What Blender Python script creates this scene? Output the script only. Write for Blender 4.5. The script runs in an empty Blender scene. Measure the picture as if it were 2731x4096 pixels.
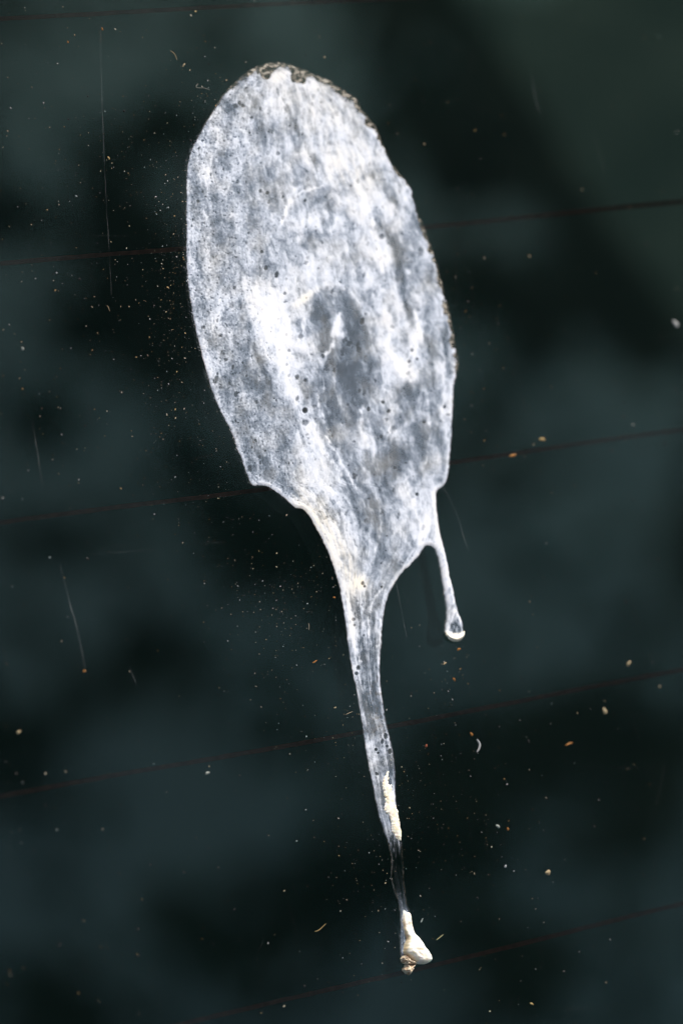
import bpy, math, random
import numpy as np
from mathutils import Matrix, Vector

random.seed(7)
rng = np.random.default_rng(11)
scene = bpy.context.scene
R = math.radians

# ------------------------------------------------------------------ frame of the glass
# A car's rear window, inclined 35 degrees. Glass axes: x along the heater wires, y up the
# slope, z out of the glass. The photo was taken at an angle to it from 0.36 m away.
INCL = R(35)
EX = np.array([1.0, 0, 0])
EY = np.array([0, math.cos(INCL), math.sin(INCL)])
EN = np.array([0, -math.sin(INCL), math.cos(INCL)])
ORIGIN = np.array([0, 0, 1.05])
G = Matrix(((EX[0], EY[0], EN[0], ORIGIN[0]), (EX[1], EY[1], EN[1], ORIGIN[1]),
            (EX[2], EY[2], EN[2], ORIGIN[2]), (0, 0, 0, 1)))

DIST = 0.360
TILT, GDIR, ROLL = R(27), R(20), R(8.6)
en_c = np.array([math.cos(GDIR) * math.sin(TILT), math.sin(GDIR) * math.sin(TILT), math.cos(TILT)])
ex_c = np.array([math.cos(ROLL), math.sin(ROLL), 0.0])
ex_c[2] = -(ex_c[0] * en_c[0] + ex_c[1] * en_c[1]) / en_c[2]
ex_c /= np.linalg.norm(ex_c)
ey_c = np.cross(en_c, ex_c)
C2G = np.array([ex_c, ey_c, en_c])            # rows: glass axes in camera coordinates
CAM = C2G @ np.array([0, 0, DIST])            # camera position in glass coordinates

# ------------------------------------------------------------------ camera
LENS, SENS = 105.0, 35.4
cam_d = bpy.data.cameras.new('camera')
cam = bpy.data.objects.new('camera', cam_d)
scene.collection.objects.link(cam)
cam_d.sensor_fit = 'VERTICAL'
cam_d.sensor_height = SENS
cam_d.sensor_width = SENS * 2731 / 4096
cam_d.lens = LENS
cam_d.clip_start = 0.01
cam_d.clip_end = 500
Mloc = Matrix.Identity(4)
for i in range(3):
    for j in range(3):
        Mloc[i][j] = C2G[i][j]
    Mloc[i][3] = CAM[i]
cam.matrix_world = G @ Mloc
cam_d.dof.use_dof = True
cam_d.dof.aperture_fstop = 11.0
cam_d.dof.aperture_blades = 9
scene.camera = cam
scene.render.resolution_x, scene.render.resolution_y = 682, 1024


def on_glass(x, y, z=0.0):
    """A point measured on the photograph (2731 x 4096) -> glass coordinates in metres."""
    x = np.asarray(x, float); y = np.asarray(y, float)
    k = SENS / LENS / 4096
    d = np.stack([(x - 1365.5) * k, (2048 - y) * k, -np.ones_like(x)], -1) @ C2G.T
    s = (z - CAM[2]) / d[..., 2]
    return CAM + d * s[..., None]


fp = on_glass(1010, 1900)
cam_d.dof.focus_distance = float(-((fp - CAM) @ C2G)[2])

# ------------------------------------------------------------------ sky and sun
SUN_G = np.array([0.34, 0.80, 0.62]); SUN_G /= np.linalg.norm(SUN_G)
SUN_W = EX * SUN_G[0] + EY * SUN_G[1] + EN * SUN_G[2]
world = bpy.data.worlds.new('World')
scene.world = world
world.use_nodes = True
wn = world.node_tree.nodes
sky = wn.new('ShaderNodeTexSky')
sky.sky_type = 'NISHITA'
sky.sun_disc = False
sky.sun_elevation = math.asin(SUN_W[2])
sky.sun_rotation = math.atan2(SUN_W[0], SUN_W[1])
sky.air_density = 1.0
sky.dust_density = 8.0
sky.ozone_density = 0.0
world.node_tree.links.new(sky.outputs[0], wn['Background'].inputs[0])
wn['Background'].inputs[1].default_value = 0.135
sun_d = bpy.data.lights.new('sun', 'SUN')
sun_d.energy = 3.5
sun_d.angle = R(0.53)
sun_d.color = (1.0, 0.965, 0.92)
sun = bpy.data.objects.new('sun', sun_d)
scene.collection.objects.link(sun)
sun.rotation_euler = Vector(SUN_W).to_track_quat('Z', 'Y').to_euler()
vs = scene.view_settings
vs.view_transform = 'Standard'
vs.look = 'None'
vs.exposure = 0.0
vs.gamma = 1.0
vs.use_curve_mapping = False
cy = scene.cycles
cy.use_denoising = True
cy.denoiser = 'OPENIMAGEDENOISE'
cy.denoising_input_passes = 'RGB_ALBEDO_NORMAL'
cy.denoising_prefilter = 'ACCURATE'
cy.max_bounces = 12
cy.transparent_max_bounces = 16
cy.sample_clamp_indirect = 6.0
cy.filter_width = 1.2

# ------------------------------------------------------------------ helpers
col = scene.collection


def link(o, parent=None, local=None):
    col.objects.link(o)
    if parent is not None:
        o.parent = parent
    if local is not None:
        o.matrix_world = local
    return o


def tag(o, label=None, cat=None, group=None, kind=None):
    for k, v in (('label', label), ('category', cat), ('group', group), ('kind', kind)):
        if v:
            o[k] = v
    return o


def make_mesh(name, v, faces, mat, parent=None, matrix=None, attr=None, smooth=True):
    me = bpy.data.meshes.new(name)
    v = np.asarray(v, np.float32)
    f = np.asarray(faces, np.int32)
    n = f.shape[1]
    me.vertices.add(len(v)); me.vertices.foreach_set('co', v.ravel())
    me.loops.add(f.size); me.loops.foreach_set('vertex_index', f.ravel())
    me.polygons.add(len(f))
    me.polygons.foreach_set('loop_start', np.arange(0, f.size, n, dtype=np.int32))
    me.polygons.foreach_set('use_smooth', np.full(len(f), smooth))
    me.update(calc_edges=True)
    if attr is not None:
        a = me.attributes.new('film', 'FLOAT_COLOR', 'POINT')
        a.data.foreach_set('color', np.asarray(attr, np.float32).ravel())
    me.materials.append(mat)
    o = bpy.data.objects.new(name, me)
    link(o, parent)
    if matrix is not None:
        o.matrix_world = matrix
    return o


def empty(name, matrix):
    o = bpy.data.objects.new(name, None)
    link(o)
    o.empty_display_size = 0.01
    o.matrix_world = matrix
    return o


def new_mat(name):
    m = bpy.data.materials.new(name)
    m.use_nodes = True
    nt = m.node_tree
    nt.nodes.clear()
    out = nt.nodes.new('ShaderNodeOutputMaterial')
    return m, nt, out


def node(nt, kind, **kw):
    n = nt.nodes.new(kind)
    for k, v in kw.items():
        if k.startswith('_'):
            setattr(n, k[1:], v)
        else:
            n.inputs[k.replace('0x', '')].default_value = v
    return n


def mixrgb(nt, fac, a, b):
    n = nt.nodes.new('ShaderNodeMix'); n.data_type = 'RGBA'
    for sock, v in ((n.inputs[0], fac), (n.inputs[6], a), (n.inputs[7], b)):
        if isinstance(v, (float, int)):
            sock.default_value = v
        elif isinstance(v, tuple):
            sock.default_value = v + (1.0,) if len(v) == 3 else v
        else:
            nt.links.new(v, sock)
    return n.outputs[2]


def math_n(nt, op, a, b=None, c=None, clamp=False):
    n = nt.nodes.new('ShaderNodeMath'); n.operation = op; n.use_clamp = clamp
    for i, v in enumerate((a, b, c)):
        if v is None:
            continue
        if isinstance(v, (float, int)):
            n.inputs[i].default_value = v
        else:
            nt.links.new(v, n.inputs[i])
    return n.outputs[0]


# ---- noise (numpy)
_perm = np.random.default_rng(3).permutation(4096)
_ga = np.random.default_rng(4).uniform(0, 2 * np.pi, 4096)


def gnoise(x, y, seed=0):
    xi = np.floor(x).astype(np.int64); yi = np.floor(y).astype(np.int64)
    xf = x - xi; yf = y - yi
    u = xf * xf * xf * (xf * (xf * 6 - 15) + 10); v = yf * yf * yf * (yf * (yf * 6 - 15) + 10)

    def g(ix, iy, dx, dy):
        h = _ga[_perm[(ix + _perm[(iy + seed * 131) & 4095]) & 4095]]
        return np.cos(h) * dx + np.sin(h) * dy
    a = g(xi, yi, xf, yf); b = g(xi + 1, yi, xf - 1, yf)
    c = g(xi, yi + 1, xf, yf - 1); d = g(xi + 1, yi + 1, xf - 1, yf - 1)
    return ((a + (b - a) * u) * (1 - v) + (c + (d - c) * u) * v) * 1.5


def fbm(x, y, oct=4, seed=0, gain=0.5, lac=2.03):
    s = 0; a = 1.0; t = 0
    for k in range(oct):
        s = s + a * gnoise(x, y, seed + k * 7); t += a
        x = x * lac + 17.3; y = y * lac + 5.1; a *= gain
    return s / t * 1.35


def smooth(e0, e1, x):
    t = np.clip((x - e0) / (e1 - e0), 0, 1)
    return t * t * (3 - 2 * t)


def sdf(poly, X, Y):
    """signed distance to a closed polygon, positive inside"""
    P = np.asarray(poly, float)
    d2 = np.full(X.shape, 1e18); inside = np.zeros(X.shape, bool)
    for i in range(len(P)):
        ax, ay = P[i]; bx, by = P[(i + 1) % len(P)]
        ex, ey = bx - ax, by - ay
        t = np.clip(((X - ax) * ex + (Y - ay) * ey) / (ex * ex + ey * ey + 1e-9), 0, 1)
        d2 = np.minimum(d2, (X - ax - t * ex) ** 2 + (Y - ay - t * ey) ** 2)
        if ay != by:
            c = ((ay > Y) != (by > Y)) & (X < (bx - ax) * (Y - ay) / (by - ay) + ax)
            inside ^= c
    return np.where(inside, 1, -1) * np.sqrt(d2)


def spline(poly, sub=5, closed=True):
    P = np.asarray(poly, float); n = len(P); out = []
    for i in range(n if closed else n - 1):
        if closed:
            p0, p1, p2, p3 = P[i - 1], P[i], P[(i + 1) % n], P[(i + 2) % n]
        else:
            p0, p1, p2, p3 = P[max(i - 1, 0)], P[i], P[i + 1], P[min(i + 2, n - 1)]
        for k in range(sub):
            t = k / sub
            out.append(0.5 * ((2 * p1) + (-p0 + p2) * t + (2 * p0 - 5 * p1 + 4 * p2 - p3) * t * t
                              + (-p0 + 3 * p1 - 3 * p2 + p3) * t ** 3))
    if not closed:
        out.append(P[-1])
    return np.array(out)


# ------------------------------------------------------------------ materials
def glass_material(name, film):
    """one face of a green tinted car window; the inner one carries a faint film of grime that also paints in teal haze and mottling"""
    m, nt, out = new_mat(name)
    fr = node(nt, 'ShaderNodeFresnel', IOR=1.50)
    gl = node(nt, 'ShaderNodeBsdfGlossy', Roughness=0.0)
    gl.inputs['Color'].default_value = (0.28, 0.46, 0.43, 1) if film else (0.70, 1.0, 0.92, 1)   # tint film inside; outside, a green cast painted into the reflections
    tr = nt.nodes.new('ShaderNodeBsdfTransparent')
    tr.inputs['Color'].default_value = (0.48, 0.66, 0.64, 1) if film else (0.69, 0.88, 0.855, 1)
    base = tr.outputs[0]
    if film:
        tc = nt.nodes.new('ShaderNodeTexCoord')
        no = node(nt, 'ShaderNodeTexNoise', Scale=42.0, Detail=3.0, Roughness=0.5)
        nt.links.new(tc.outputs['Object'], no.inputs['Vector'])
        mr = node(nt, 'ShaderNodeMapRange')
        mr.inputs[1].default_value = 0.35; mr.inputs[2].default_value = 0.70
        mr.inputs[3].default_value = 0.003; mr.inputs[4].default_value = 0.011
        nt.links.new(no.outputs[0], mr.inputs[0])
        df = nt.nodes.new('ShaderNodeBsdfDiffuse')
        df.inputs['Color'].default_value = (0.13, 0.58, 0.50, 1)  # teal haze of the dark background, put into the grime colour
        mx = nt.nodes.new('ShaderNodeMixShader')
        nt.links.new(mr.outputs[0], mx.inputs[0])
        nt.links.new(tr.outputs[0], mx.inputs[1]); nt.links.new(df.outputs[0], mx.inputs[2])
        base = mx.outputs[0]
    m2 = nt.nodes.new('ShaderNodeMixShader')
    nt.links.new(fr.outputs[0], m2.inputs[0])
    nt.links.new(base, m2.inputs[1]); nt.links.new(gl.outputs[0], m2.inputs[2])
    nt.links.new(m2.outputs[0], out.inputs[0])
    return m


def plain(name, color, rough=0.7, spec=0.3, noise_scale=None, color2=None):
    m, nt, out = new_mat(name)
    p = node(nt, 'ShaderNodeBsdfPrincipled', Roughness=rough)
    p.inputs['Specular IOR Level'].default_value = spec
    if noise_scale:
        tc = nt.nodes.new('ShaderNodeTexCoord')
        no = node(nt, 'ShaderNodeTexNoise', Scale=noise_scale, Detail=4.0)
        nt.links.new(tc.outputs['Object'], no.inputs['Vector'])
        rp = node(nt, 'ShaderNodeMapRange'); rp.inputs[1].default_value = 0.38; rp.inputs[2].default_value = 0.62
        nt.links.new(no.outputs[0], rp.inputs[0])
        nt.links.new(mixrgb(nt, rp.outputs[0], color, color2), p.inputs['Base Color'])
    else:
        p.inputs['Base Color'].default_value = color + (1,)
    nt.links.new(p.outputs[0], out.inputs[0])
    return m


def film_material():
    """dried bird dropping: r = how thick and chalky, g = cream, b = dirt, a = opacity"""
    m, nt, out = new_mat('dried_dropping')
    at = node(nt, 'ShaderNodeAttribute', _attribute_name='film')
    sp = nt.nodes.new('ShaderNodeSeparateColor')
    nt.links.new(at.outputs['Color'], sp.inputs[0])
    d, cr, di = sp.outputs
    rp = nt.nodes.new('ShaderNodeValToRGB')
    e = rp.color_ramp.elements
    e[0].position = 0.0; e[0].color = (0.13, 0.17, 0.22, 1)
    e[1].position = 1.0; e[1].color = (0.90, 0.915, 0.94, 1)
    for pos, c in ((0.25, (0.235, 0.295, 0.375)), (0.5, (0.455, 0.52, 0.62)), (0.75, (0.68, 0.735, 0.82))):
        x = e.new(pos); x.color = c + (1,)
    nt.links.new(d, rp.inputs[0])
    c1 = mixrgb(nt, cr, rp.outputs[0], (0.88, 0.83, 0.70))
    c2 = mixrgb(nt, di, c1, (0.20, 0.17, 0.12))
    p = node(nt, 'ShaderNodeBsdfPrincipled', Roughness=0.55)
    p.inputs['Specular IOR Level'].default_value = 0.25
    nt.links.new(c2, p.inputs['Base Color'])
    tr = nt.nodes.new('ShaderNodeBsdfTransparent')
    mx = nt.nodes.new('ShaderNodeMixShader')
    nt.links.new(at.outputs['Alpha'], mx.inputs[0])
    nt.links.new(tr.outputs[0], mx.inputs[1]); nt.links.new(p.outputs[0], mx.inputs[2])
    nt.links.new(mx.outputs[0], out.inputs[0])
    return m


def attr_material(name, rough=0.6, spec=0.3, sss=0.0):
    m, nt, out = new_mat(name)
    at = node(nt, 'ShaderNodeAttribute', _attribute_name='film')
    p = node(nt, 'ShaderNodeBsdfPrincipled', Roughness=rough)
    p.inputs['Specular IOR Level'].default_value = spec
    if sss:
        p.inputs['Subsurface Weight'].default_value = sss
        p.inputs['Subsurface Radius'].default_value = (1.0, 0.8, 0.55)
        p.inputs['Subsurface Scale'].default_value = 0.0006
    nt.links.new(at.outputs['Color'], p.inputs['Base Color'])
    nt.links.new(p.outputs[0], out.inputs[0])
    return m


def scratch_material():
    m, nt, out = new_mat('scratched_glass')
    df = nt.nodes.new('ShaderNodeBsdfDiffuse'); df.inputs[0].default_value = (0.75, 0.8, 0.82, 1)
    tr = nt.nodes.new('ShaderNodeBsdfTransparent')
    mx = nt.nodes.new('ShaderNodeMixShader')
    tc = nt.nodes.new('ShaderNodeTexCoord')
    no = node(nt, 'ShaderNodeTexNoise', Scale=260.0, Detail=2.0)
    nt.links.new(tc.outputs['Object'], no.inputs['Vector'])
    mr = node(nt, 'ShaderNodeMapRange'); mr.inputs[1].default_value = 0.40; mr.inputs[2].default_value = 0.72
    mr.inputs[3].default_value = 0.01; mr.inputs[4].default_value = 0.085
    nt.links.new(no.outputs[0], mr.inputs[0]); nt.links.new(mr.outputs[0], mx.inputs[0])
    nt.links.new(tr.outputs[0], mx.inputs[1]); nt.links.new(df.outputs[0], mx.inputs[2])
    nt.links.new(mx.outputs[0], out.inputs[0])
    return m


M_OUT = glass_material('tinted_glass_outside', False)
M_IN = glass_material('tinted_glass_inside', True)
M_EDGE = plain('glass_edge', (0.03, 0.07, 0.06), 0.3)
M_WIRE = plain('heater_wire_print', (0.07, 0.028, 0.022), 0.6, 0.2, 900.0, (0.11, 0.042, 0.032))
M_SHELF = plain('shelf_felt', (0.020, 0.022, 0.021), 0.95, 0.1, 25.0, (0.035, 0.034, 0.031))
M_FILM = film_material()
M_ATTR = attr_material('dry_matter')
M_PASTE = attr_material('cream_paste', 0.5, 0.3, 0.6)
M_SCR = scratch_material()

# ------------------------------------------------------------------ the window
THICK = 0.0024        # apparent depth of 3.6 mm glass
win = empty('rear_window', G)
tag(win, 'dark green tinted car rear window with thin brown heater wires', 'car window')
hx, hy = 0.55, 0.32
pv = [(-hx, -hy, 0), (hx, -hy, 0), (hx, hy, 0), (-hx, hy, 0),
      (-hx, -hy, -THICK), (hx, -hy, -THICK), (hx, hy, -THICK), (-hx, hy, -THICK)]
pf = [(0, 1, 2, 3), (7, 6, 5, 4), (0, 4, 5, 1), (1, 5, 6, 2), (2, 6, 7, 3), (3, 7, 4, 0)]
pane = make_mesh('glass_pane', pv, pf, M_OUT, win, smooth=False)
pane.data.materials.append(M_IN); pane.data.materials.append(M_EDGE)
pane.data.polygons[1].material_index = 1
for i in range(2, 6):
    pane.data.polygons[i].material_index = 2

# heater wires printed on the inner face: five that cross the photograph
ZW = -THICK + 0.00004
WIRES = [[(0, 78), (900, 25), (2731, -60)],
         [(0, 1046), (700, 1000), (1760, 905), (2300, 848), (2731, 800)],
         [(0, 2084), (500, 2024), (1050, 1962), (1850, 1845), (2150, 1798), (2731, 1715)],
         [(0, 3178), (700, 3060), (1380, 2945), (1650, 2888), (2100, 2800), (2731, 2672)],
         [(700, 4096), (1250, 3975), (1560, 3902), (1800, 3846), (2250, 3736), (2731, 3606)]]
for w in WIRES:
    p = on_glass([a for a, b in w], [b for a, b in w], ZW)
    kx, ky = np.polyfit(p[:, 0], p[:, 1], 1)
    xs = np.linspace(-hx + 0.02, hx - 0.02, 900)
    r = rng.uniform(0, 50)
    # follow the measured line inside the view, straight beyond
    yc = np.where((xs > p[0, 0]) & (xs < p[-1, 0]), np.interp(xs, p[:, 0], p[:, 1] - kx * p[:, 0] - ky), 0)
    ker = np.ones(25) / 25
    yc = np.convolve(yc, ker, 'same') + kx * xs + ky + 0.00004 * fbm(xs * 900, xs * 0 + r, 2)
    hw = 0.00026 * (1 + 0.16 * fbm(xs * 2500, xs * 0 + r + 9, 2))
    v = []
    for s in (1, -1):
        v.append(np.stack([xs, yc + s * hw, np.full_like(xs, ZW)], 1))
    v.append(v[0] - [0, 0, 0.00003]); v.append(v[1] - [0, 0, 0.00003])
    n = len(xs); v = np.concatenate(v)
    i = np.arange(n - 1)
    f = np.concatenate([np.stack([n + i, n + i + 1, i + 1, i], 1), np.stack([i, i + 1, 2 * n + i + 1, 2 * n + i], 1),
                        np.stack([3 * n + i, 3 * n + i + 1, n + i + 1, n + i], 1)])
    make_mesh('heater_wire', v, f, M_WIRE, win, smooth=False)

# scratches in the outer face
SCR = [([(402, 20), (406, 300), (415, 560), (425, 790), (438, 1010), (447, 1180)], 2.2),
       ([(735, 760), (734, 900), (737, 1010)], 1.6),
       ([(128, 1668), (145, 1770), (160, 1870), (175, 1950)], 3.5),
       ([(345, 1556), (358, 1630), (368, 1702)], 3.5),
       ([(243, 2265), (262, 2340), (285, 2432), (304, 2490), (320, 2560), (345, 2700)], 4.5),
       ([(2125, 290), (2142, 400), (2160, 455)], 2.2),
       ([(520, 2670), (545, 2735)], 2.5),
       ([(350, 2215), (480, 2208), (620, 2200)], 1.8),
       ([(690, 2188), (830, 2172), (905, 2168)], 1.4),
       ([(760, 1838), (850, 1820)], 1.4), ([(170, 690), (370, 650), (500, 632)], 1.2)]
for pts, wpx in SCR:
    c = spline(pts, 24, False)
    c[:, 0] += 1.5 * gnoise(c[:, 1] / 60 + wpx, c[:, 0] / 60, 5)
    t = np.gradient(c, axis=0); t /= np.linalg.norm(t, axis=1)[:, None]
    nrm = np.stack([-t[:, 1], t[:, 0]], 1)
    taper = np.sin(np.linspace(0.04, 0.96, len(c)) * np.pi) ** 0.5
    a = c + nrm * (wpx / 2 * taper)[:, None]; b = c - nrm * (wpx / 2 * taper)[:, None]
    v = np.concatenate([on_glass(a[:, 0], a[:, 1], 2e-5), on_glass(b[:, 0], b[:, 1], 2e-5)])
    n = len(c); i = np.arange(n - 1)
    make_mesh('scratch', v, np.stack([i, i + 1, n + i + 1, n + i], 1), M_SCR, win)

# hairline wipe marks, too fine and too many to count
hl_v, hl_f = [], []
for k in range(120):
    x0, y0 = rng.uniform(-100, 2800), rng.uniform(-100, 4150)
    an = R(rng.choice([4, -6, 84, 12]) + rng.normal(0, 5)); L = rng.uniform(60, 420); w_ = rng.uniform(.12, .34)
    t = np.linspace(-.5, .5, 9)
    bx_ = x0 + np.sin(an) * L * t + rng.normal(0, 6) * t * t * 4; by_ = y0 + np.cos(an) * L * t
    ox, oy = np.cos(an) * w_ * (1 - 3.6 * t * t), -np.sin(an) * w_ * (1 - 3.6 * t * t)
    b0 = 18 * k
    hl_v.append(on_glass(bx_ - ox, by_ - oy, 1.2e-5)); hl_v.append(on_glass(bx_ + ox, by_ + oy, 1.2e-5))
    hl_f += [(b0 + i, b0 + i + 1, b0 + 9 + i + 1, b0 + 9 + i) for i in range(8)]
hl = make_mesh('hairline_scratches', np.concatenate(hl_v), hl_f, M_SCR, win)
hl['kind'] = 'stuff'

# felt parcel shelf under the window, dim behind the tinted glass
sv = []; N = 40
gx, gy = np.meshgrid(np.linspace(-0.6, 0.6, N), np.linspace(-0.45, 0.9, N))
gz = 0.68 + 0.004 * fbm(gx * 8, gy * 8, 3)
sv = np.stack([gx, gy, gz], -1).reshape(-1, 3)
ii = (np.arange(N - 1)[:, None] * N + np.arange(N - 1)[None]).ravel()
shelf = make_mesh('parcel_shelf', sv, np.stack([ii, ii + 1, ii + N + 1, ii + N], 1), M_SHELF)
tag(shelf, 'dark felt parcel shelf dim behind the tinted glass', 'shelf', kind='structure')

# the roof panel that begins above the window and shades the cabin
rp_ = np.array([(0.325, 0.004), (0.36, 0.006), (0.42, -0.004), (0.55, -0.07), (0.75, -0.21), (1.3, -0.60)])
rp_ = spline(rp_, 5, False)
xs = np.linspace(-0.6, 0.6, 25)
rv = np.array([(x, a, b - 0.06 * (x / 0.6) ** 2) for a, b in rp_ for x in xs]); m_ = len(xs)
ii = (np.arange(len(rp_) - 1)[:, None] * m_ + np.arange(m_ - 1)[None]).ravel()
roof = make_mesh('car_roof', rv, np.stack([ii, ii + 1, ii + m_ + 1, ii + m_], 1), plain('roof_paint', (0.05, 0.06, 0.065), 0.25, 0.5), None, G)
sm = roof.modifiers.new('thickness', 'SOLIDIFY'); sm.thickness = 0.004
tag(roof, 'dark painted car roof above the window, out of view', 'car roof', kind='structure')

# ------------------------------------------------------------------ bough overhead, seen in the glass as soft reflections
def mirrored(x, y, dist):
    p = on_glass(x, y)
    d = p - CAM; d = d / np.linalg.norm(d, axis=-1, keepdims=True)
    r = d * np.array([1, 1, -1])
    return p + r * np.asarray(dist)[..., None]


DARK = [(450, 850, 680, 1450, 170, 1.0), (620, 950, 690, 1450, 90, 1.4), (250, 1330, 600, 1300, 110, .6),
        (1950, 50, 2250, 600, 170, 1.3), (2250, 600, 2600, 1350, 170, 1.3), (1650, 350, 1950, 800, 130, 1.1), (1850, 1050, 2200, 1350, 140, .9),
        (2450, -150, 2800, 300, 220, .9), (2650, 300, 2850, 900, 110, .9), (2000, 2960, 2731, 2950, 140, .8), (1700, 3000, 1950, 3450, 190, .55),
        (1300, 3550, 1700, 3400, 150, .7), (1800, 3800, 2200, 3950, 180, .6), (2300, 3400, 2700, 3250, 120, .5), (850, 2150, 1350, 2350, 120, .7),
        (1100, 2900, 1300, 3050, 110, .4), (500, 2650, 800, 2560, 120, .2), (200, 2850, 550, 2780, 120, .2), (100, 1650, 300, 1700, 90, .45),
        (700, 3750, 1300, 3800, 150, .35), (450, 600, 750, 480, 90, .5), (100, 2150, 400, 2200, 70, .4), (0, 950, 250, 900, 80, .2), (700, 1750, 900, 2000, 80, .4),
        (1400, -250, 1700, -50, 200, .8), (-200, 2900, 100, 3100, 150, .6), (-300, 600, -100, 900, 150, .6), (2900, 2200, 3100, 2600, 200, .8),
        (1300, 1500, 1500, 2000, 200, .8), (100, 4000, 400, 4100, 150, .6), (2350, 50, 2750, 700, 260, 1.3), (2700, -600, 3300, 500, 300, .9), (2800, 900, 3300, 1800, 250, .9)]
lx, ly = [], []
for (x0, y0, x1, y1, w, dens) in DARK:
    L = math.hypot(x1 - x0, y1 - y0) + w
    if y0 > 2000:
        w *= 1.25; dens *= 0.55
    k = int(L * w * dens / 560)
    t = rng.uniform(0, 1, k)
    lx.append(x0 + (x1 - x0) * t + rng.normal(0, w * 0.46, k))
    ly.append(y0 + (y1 - y0) * t + rng.normal(0, w * 0.46, k))
k = 1800                                       # loose leaves all over the bough
lx.append(rng.uniform(-2600, 5200, k)); ly.append(rng.uniform(-2600, 6600, k))
lx = np.concatenate(lx); ly = np.concatenate(ly)
lp = mirrored(lx, ly, rng.uniform(2.5, 3.6, len(lx)))
n = len(lp)
dirs = rng.normal(0, 1, (n, 3)); dirs /= np.linalg.norm(dirs, axis=1)[:, None]
side = np.cross(dirs, rng.normal(0, 1, (n, 3))); side /= np.linalg.norm(side, axis=1)[:, None]
up = np.cross(dirs, side)
ln = rng.uniform(0.035, 0.065, n)[:, None]; wd = ln * 0.28
v = np.stack([lp - dirs * ln, lp + side * wd + up * ln * 0.1 - dirs * ln * 0.2, lp + dirs * ln,
              lp - side * wd + up * ln * 0.1 - dirs * ln * 0.2], 1).reshape(-1, 3)
i4 = np.arange(n)[:, None] * 4
f = np.concatenate([i4 + [[0, 1, 2]], i4 + [[0, 2, 3]]])
m_leaf, nt, out = new_mat('leaf')
df = nt.nodes.new('ShaderNodeBsdfDiffuse'); df.inputs[0].default_value = (0.024, 0.044, 0.022, 1)
tl = nt.nodes.new('ShaderNodeBsdfTranslucent'); tl.inputs[0].default_value = (0.020, 0.036, 0.014, 1)
ad = nt.nodes.new('ShaderNodeMixShader'); ad.inputs[0].default_value = 0.25
nt.links.new(df.outputs[0], ad.inputs[1]); nt.links.new(tl.outputs[0], ad.inputs[2]); nt.links.new(ad.outputs[0], out.inputs[0])
M_BARK = plain('bark', (0.05, 0.035, 0.022), 0.9, 0.1, 20.0, (0.10, 0.07, 0.045))
bough_o = mirrored(4200, -400, np.array(3.1))
bough = empty('tree_bough', G @ Matrix.Translation(Vector(bough_o)))
tag(bough, 'leafy tree bough overhead, mirrored softly in the dark glass', 'tree')
lv = make_mesh('leaves', v - bough_o, f, m_leaf, bough, smooth=False)
lv['kind'] = 'stuff'


def tube(pts, rad, seg=8):
    pts = np.asarray(pts, float); n = len(pts)
    t = np.gradient(pts, axis=0); t /= np.linalg.norm(t, axis=1)[:, None] + 1e-12
    ref = np.array([0.3, 0.2, 0.93])
    a = np.cross(t, ref); a /= np.linalg.norm(a, axis=1)[:, None]
    b = np.cross(t, a)
    ang = np.linspace(0, 2 * np.pi, seg, endpoint=False)
    v = pts[:, None] + (a[:, None] * np.cos(ang)[None, :, None] + b[:, None] * np.sin(ang)[None, :, None]) * np.asarray(rad)[:, None, None]
    f = []
    for i in range(n - 1):
        for k in range(seg):
            f.append((i * seg + k, i * seg + (k + 1) % seg, (i + 1) * seg + (k + 1) % seg, (i + 1) * seg + k))
    return v.reshape(-1, 3), np.array(f)


for pts, r0, r1 in (([(4200, -400), (3000, 500), (2400, 1000), (1700, 1900), (900, 2200)], 0.035, 0.010),
                    ([(2400, 1000), (2150, 300), (1950, -300)], 0.012, 0.006),
                    ([(3000, 500), (2750, 2000), (2300, 2950), (1700, 3400), (900, 3800)], 0.018, 0.006),
                    ([(1700, 1900), (700, 1300), (300, 1200)], 0.010, 0.004)):
    c = spline(pts, 6, False)
    v, f = tube(mirrored(c[:, 0], c[:, 1], np.full(len(c), 3.1)) - bough_o, np.linspace(r0, r1, len(c)))
    make_mesh('limb', v, f, M_BARK, bough)

# ------------------------------------------------------------------ the dropping
drop = empty('bird_dropping', G @ Matrix.Translation(Vector(on_glass(1625, 3860))))
tag(drop, 'long dried white bird dropping with dripping tail on dark glass', 'bird dropping')
DO = on_glass(1625, 3860)

LEFT = [(1046, 258), (999, 280), (952, 315), (890, 377), (836, 463), (797, 535), (762, 612), (747, 690), (744, 822),
        (745, 950), (746, 1045), (754, 1156), (777, 1296), (804, 1405), (832, 1514), (867, 1615), (921, 1724), (950, 1800),
        (968, 1845), (985, 1895), (1000, 1930), (1017, 1944), (1041, 1941), (1074, 1949), (1114, 1975), (1154, 2008), (1181, 2032),
        (1211, 2038), (1241, 2075), (1275, 2135), (1308, 2202), (1335, 2276), (1355, 2343), (1369, 2423), (1382, 2517),
        (1394, 2605), (1405, 2673), (1421, 2753), (1440, 2855), (1450, 2919), (1459, 2983), (1472, 3062), (1485, 3126),
        (1498, 3190), (1510, 3247), (1526, 3303), (1538, 3341), (1553, 3383), (1562, 3444), (1564, 3506), (1574, 3551),
        (1587, 3593), (1596, 3643), (1599, 3697), (1597, 3769), (1603, 3827), (1620, 3845)]
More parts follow.
